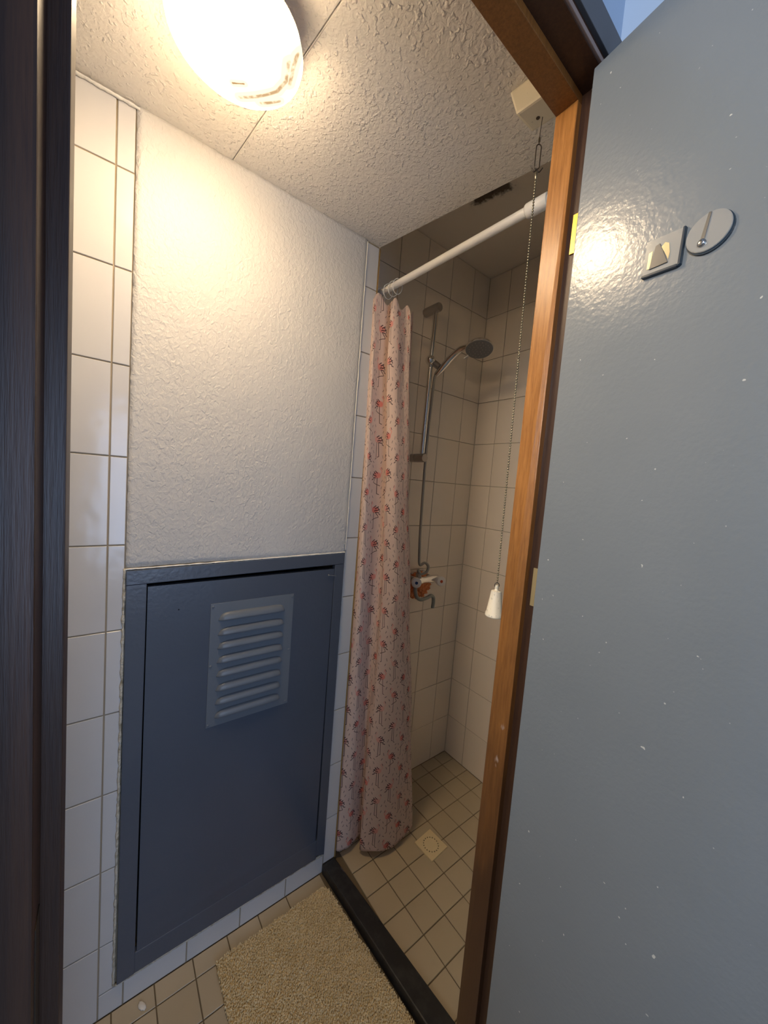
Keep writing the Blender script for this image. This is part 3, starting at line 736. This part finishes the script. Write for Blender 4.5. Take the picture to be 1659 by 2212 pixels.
# ------------------------------------------------------------------ pull switch
ps = empty('pull_switch', (.575, -.05, CZ)); tag(ps, 'ivory pull-cord light switch on the ceiling with bead chain and bell-shaped pull', 'light switch')
bm = hexa([(.545, -.088, 2.088), (.607, -.081, 2.088), (.607, -.028, 2.088), (.547, -.036, 2.088)], [(.529, -.093, CZ), (.612, -.084, CZ), (.612, -.012, CZ), (.531, -.020, CZ)], .004)
keep(ps, obj('switch_housing', bm, SWITCH, smooth=False))
keep(ps, obj('screw_hole', lathe([(0, .0036), (.0005, .0034), (.0005, 0)], (.5690, -.0530, 2.0880), (0, 0, -1), 14), WIRE))
Pt, Pb = Vector((.5735, -.0485, 2.088)), Vector((.5735, -.0330, 1.130))
def ch(z_): return Pt.lerp(Pb, (2.088-z_)/(2.088-1.130))
keep(ps, obj('cord', tube([ch(2.088) + Vector((.002, 0, 0)), ch(2.062), ch(2.045)], .0006, 6), WIRE))
keep(ps, obj('cord_knot', lathe([(0, .0006), (.003, .0017), (.009, .0019), (.013, .0007)], ch(2.056), (0, 0, -1), 10), WIRE, smooth=True))
c0, c1 = ch(2.043), ch(1.998); sd = Vector((.61, .79, 0))
lk = [c0.lerp(c1, .5) + sd*(.0046*math.cos(a)) + Vector((0, 0, .0165*(1 if math.sin(a) > 0 else -1) + .0055*math.sin(a))) for a in [(k+.5)*2*math.pi/24 for k in range(24)]]
keep(ps, obj('link', tube(lk, .00095, 8, closed=True), WIRE, smooth=True))
c2_ = ch(1.997)
keep(ps, obj('hook', tube(smooth_path([c2_ + sd*-.010 + Vector((0, 0, .003)), c2_ + sd*-.005 + Vector((0, 0, -.003)), c2_, c2_ + sd*.005 + Vector((0, 0, -.003)), c2_ + sd*.011 + Vector((0, 0, .005))], 5), .0011, 8), WIRE, smooth=True))
keep(ps, obj('clasp', lathe([(0, .0012), (.002, .0028), (.010, .0024), (.014, .001)], ch(1.995), (0, 0, -1), 10), BEADM, smooth=True))
bm = bmesh.new(); z_ = 1.982
while z_ > 1.203:
    q = ch(z_); lathe([(-.0021, 0), (-.0015, .0015), (0, .0021), (.0015, .0015), (.0021, 0)], q, (0, 0, -1), 6, bm); z_ -= .0052
tube([ch(1.984), ch(1.200)], .00045, 5, bm)
bc = keep(ps, obj('bead_chain', bm, BEADM, smooth=True)); bc['kind'] = 'stuff'
q = ch(1.200)
keep(ps, obj('ring', tube([q + sd*(.0048*math.cos(a)) + Vector((0, 0, -.004 + .0050*math.sin(a))) for a in [k*2*math.pi/20 for k in range(20)]], .0008, 6, closed=True), WIRE, smooth=True))
q = ch(1.1965)
o = keep(ps, obj('pull_bell', lathe([(0, 0), (.001, .0030), (.004, .0042), (.008, .0032), (.011, .0048), (.0125, .0098), (.014, .0104), (.058, .0162), (.060, .0180), (.065, .0182), (.067, .0165), (.067, 0)], q, (0, 0, -1), 28), IVORY, smooth=True))
e = o.modifiers.new('e', 'EDGE_SPLIT'); e.split_angle = math.radians(40)

# ------------------------------------------------------------------ floor drain
def drain():
    bm = bmesh.new(); n = 36; s = .0445; r1, r2 = .0245, .0325; z_ = 0
    mid = bm.verts.new((0, 0, z_)); R1 = []; R2_ = []; SQ = []
    for k in range(n):
        a = 2*math.pi*(k-.5)/n; c_, q_ = math.cos(a), math.sin(a)
        R1.append(bm.verts.new((r1*c_, r1*q_, z_))); R2_.append(bm.verts.new((r2*c_, r2*q_, z_)))
        f_ = s/max(abs(c_), abs(q_)); SQ.append(bm.verts.new((f_*c_, f_*q_, z_)))
    for k in range(n):
        j = (k+1) % n; bm.faces.new((mid, R1[k], R1[j])); bm.faces.new((R2_[k], SQ[k], SQ[j], R2_[j]))
        if k % 2: bm.faces.new((R1[k], R2_[k], R2_[j], R1[j])); continue
        a = 2*math.pi*k/n; cx, cy = (r1+r2)/2*math.cos(a), (r1+r2)/2*math.sin(a)
        B = []
        cor = [R1[k], R2_[k], R2_[j], R1[j]]
        H = [bm.verts.new((cx + .0026*math.cos(b_), cy + .0026*math.sin(b_), z_)) for b_ in [a + math.pi + .4*0 + math.pi*2*(q+.5)/12 - math.pi*0 for q in range(12)]]
        H2 = [bm.verts.new((v.co.x, v.co.y, z_-.004)) for v in H]
        # connect: nearest hole verts to each corner
        idx = [min(range(12), key=lambda q: (H[q].co-c__.co).length) for c__ in cor]
        for e_ in range(4):
            i0, i1 = idx[e_], idx[(e_+1) % 4]; ca, cb = cor[e_], cor[(e_+1) % 4]
            fwd = (i1-i0) % 12; back = (i0-i1) % 12; st = 1 if fwd <= back else -1; seq = [H[(i0+st*q) % 12] for q in range(min(fwd, back)+1)]
            try: bm.faces.new([ca] + seq + [cb])
            except ValueError: pass
        for q in range(12): bm.faces.new((H[q], H[(q+1) % 12], H2[(q+1) % 12], H2[q]))
    bnd = SQ; low = [bm.verts.new((v.co.x*1.015, v.co.y*1.015, z_-.004)) for v in bnd]
    for k in range(n): j = (k+1) % n; bm.faces.new((bnd[k], bnd[j], low[j], low[k]))
    return bm
dr = empty('floor_drain', (.1565, .3370, ZS)); tag(dr, 'square cream plastic shower drain cover with a ring of round holes', 'drain'); dr.rotation_euler = (0, 0, .07)
o = obj('cover_plate', drain(), DRAINM, dr); o.location = (0, 0, .0045)
o = obj('drain_cup', lathe([(0, 0), (0, .0420), (.0012, .0420), (.0012, 0)], (0, 0, .0001), (0, 0, 1), 32), CAV, dr)

# ------------------------------------------------------------------ bath mat
bmt = empty('bath_mat', (.33, -.23, 0)); tag(bmt, 'beige looped pile bath mat on the tiled floor in front of the black threshold', 'bath mat')
mx0, mx1, my0, my1 = .050, .612, -.411, -.058
def in_mat(x_, y_):
    e = .004*noise.noise((x_*30, y_*30, 0)); rx = min(x_-mx0, mx1-x_, y_-my0, (my1+.045*(x_-mx0)/.56)-y_)
    if rx + e < 0: return False
    # soft corner by the left wall and sill
    cx, cy = mx0+.03, my1-.03
    if x_ < cx and y_ > cy and math.hypot(x_-cx, y_-cy) > .034: return False
    return True
keep(bmt, obj('mat_base', hexa([(mx0, my0, .0005), (mx1, my0, .0005), (mx1, my1+.043, .0005), (mx0+.004, my1-.006, .0005)], [(mx0+.002, my0+.002, .006), (mx1, my0+.002, .006), (mx1, my1+.041, .006), (mx0+.006, my1-.008, .006)]), BACK))
vs, fs_ = [], []; rnd = random.Random(3)
step = .00285; yy = my0
while yy < my1+.05:
    xx = mx0
    while xx < mx1:
        x_, y_ = xx + rnd.uniform(-1, 1)*.0012, yy + rnd.uniform(-1, 1)*.0012
        if in_mat(x_, y_):
            a = rnd.uniform(0, 6.28); l_ = .0021*rnd.uniform(.8, 1.25); c_, s_ = math.cos(a)*l_, math.sin(a)*l_; h_ = rnd.uniform(.0075, .0145) + .002*noise.noise((x_*18, y_*18, 3))
            tx, ty = rnd.uniform(-1, 1)*.0016, rnd.uniform(-1, 1)*.0016; b0 = len(vs)
            vs += [(x_+c_*.8, y_+s_*.8, .004), (x_-s_*.8, y_+c_*.8, .004), (x_-c_*.8, y_-s_*.8, .004), (x_+s_*.8, y_-c_*.8, .004),
                   (x_+tx+c_, y_+ty+s_, h_*.8), (x_+tx-s_, y_+ty+c_, h_*.8), (x_+tx-c_, y_+ty-s_, h_*.8), (x_+tx+s_, y_+ty-c_, h_*.8), (x_+tx, y_+ty, h_)]
            for k in range(4): j = (k+1) % 4; fs_ += [(b0+k, b0+j, b0+4+j, b0+4+k), (b0+4+k, b0+4+j, b0+8)]
        xx += step
    yy += step
pl_ = keep(bmt, obj('pile', (vs, [], fs_), YARN, smooth=True)); pl_['kind'] = 'stuff'

# small pale crumb of plaster on the floor
bm = bmesh.new(); bmesh.ops.create_icosphere(bm, subdivisions=3, radius=1)
for v in bm.verts:
    n_ = v.co.copy(); v.co = Vector((n_.x*.0125, n_.y*.0065, n_.z*.004))*(1 + .3*noise.noise(n_*2.5)); v.co.z = max(v.co.z, -.0018)
o = obj('plaster_crumb', bm, CRUMB, smooth=True, loc=(.032, -.583, .0020)); o.rotation_euler = (0, 0, .5)
tag(o, 'small white crumb of plaster on the floor tiles by the left wall', 'debris')
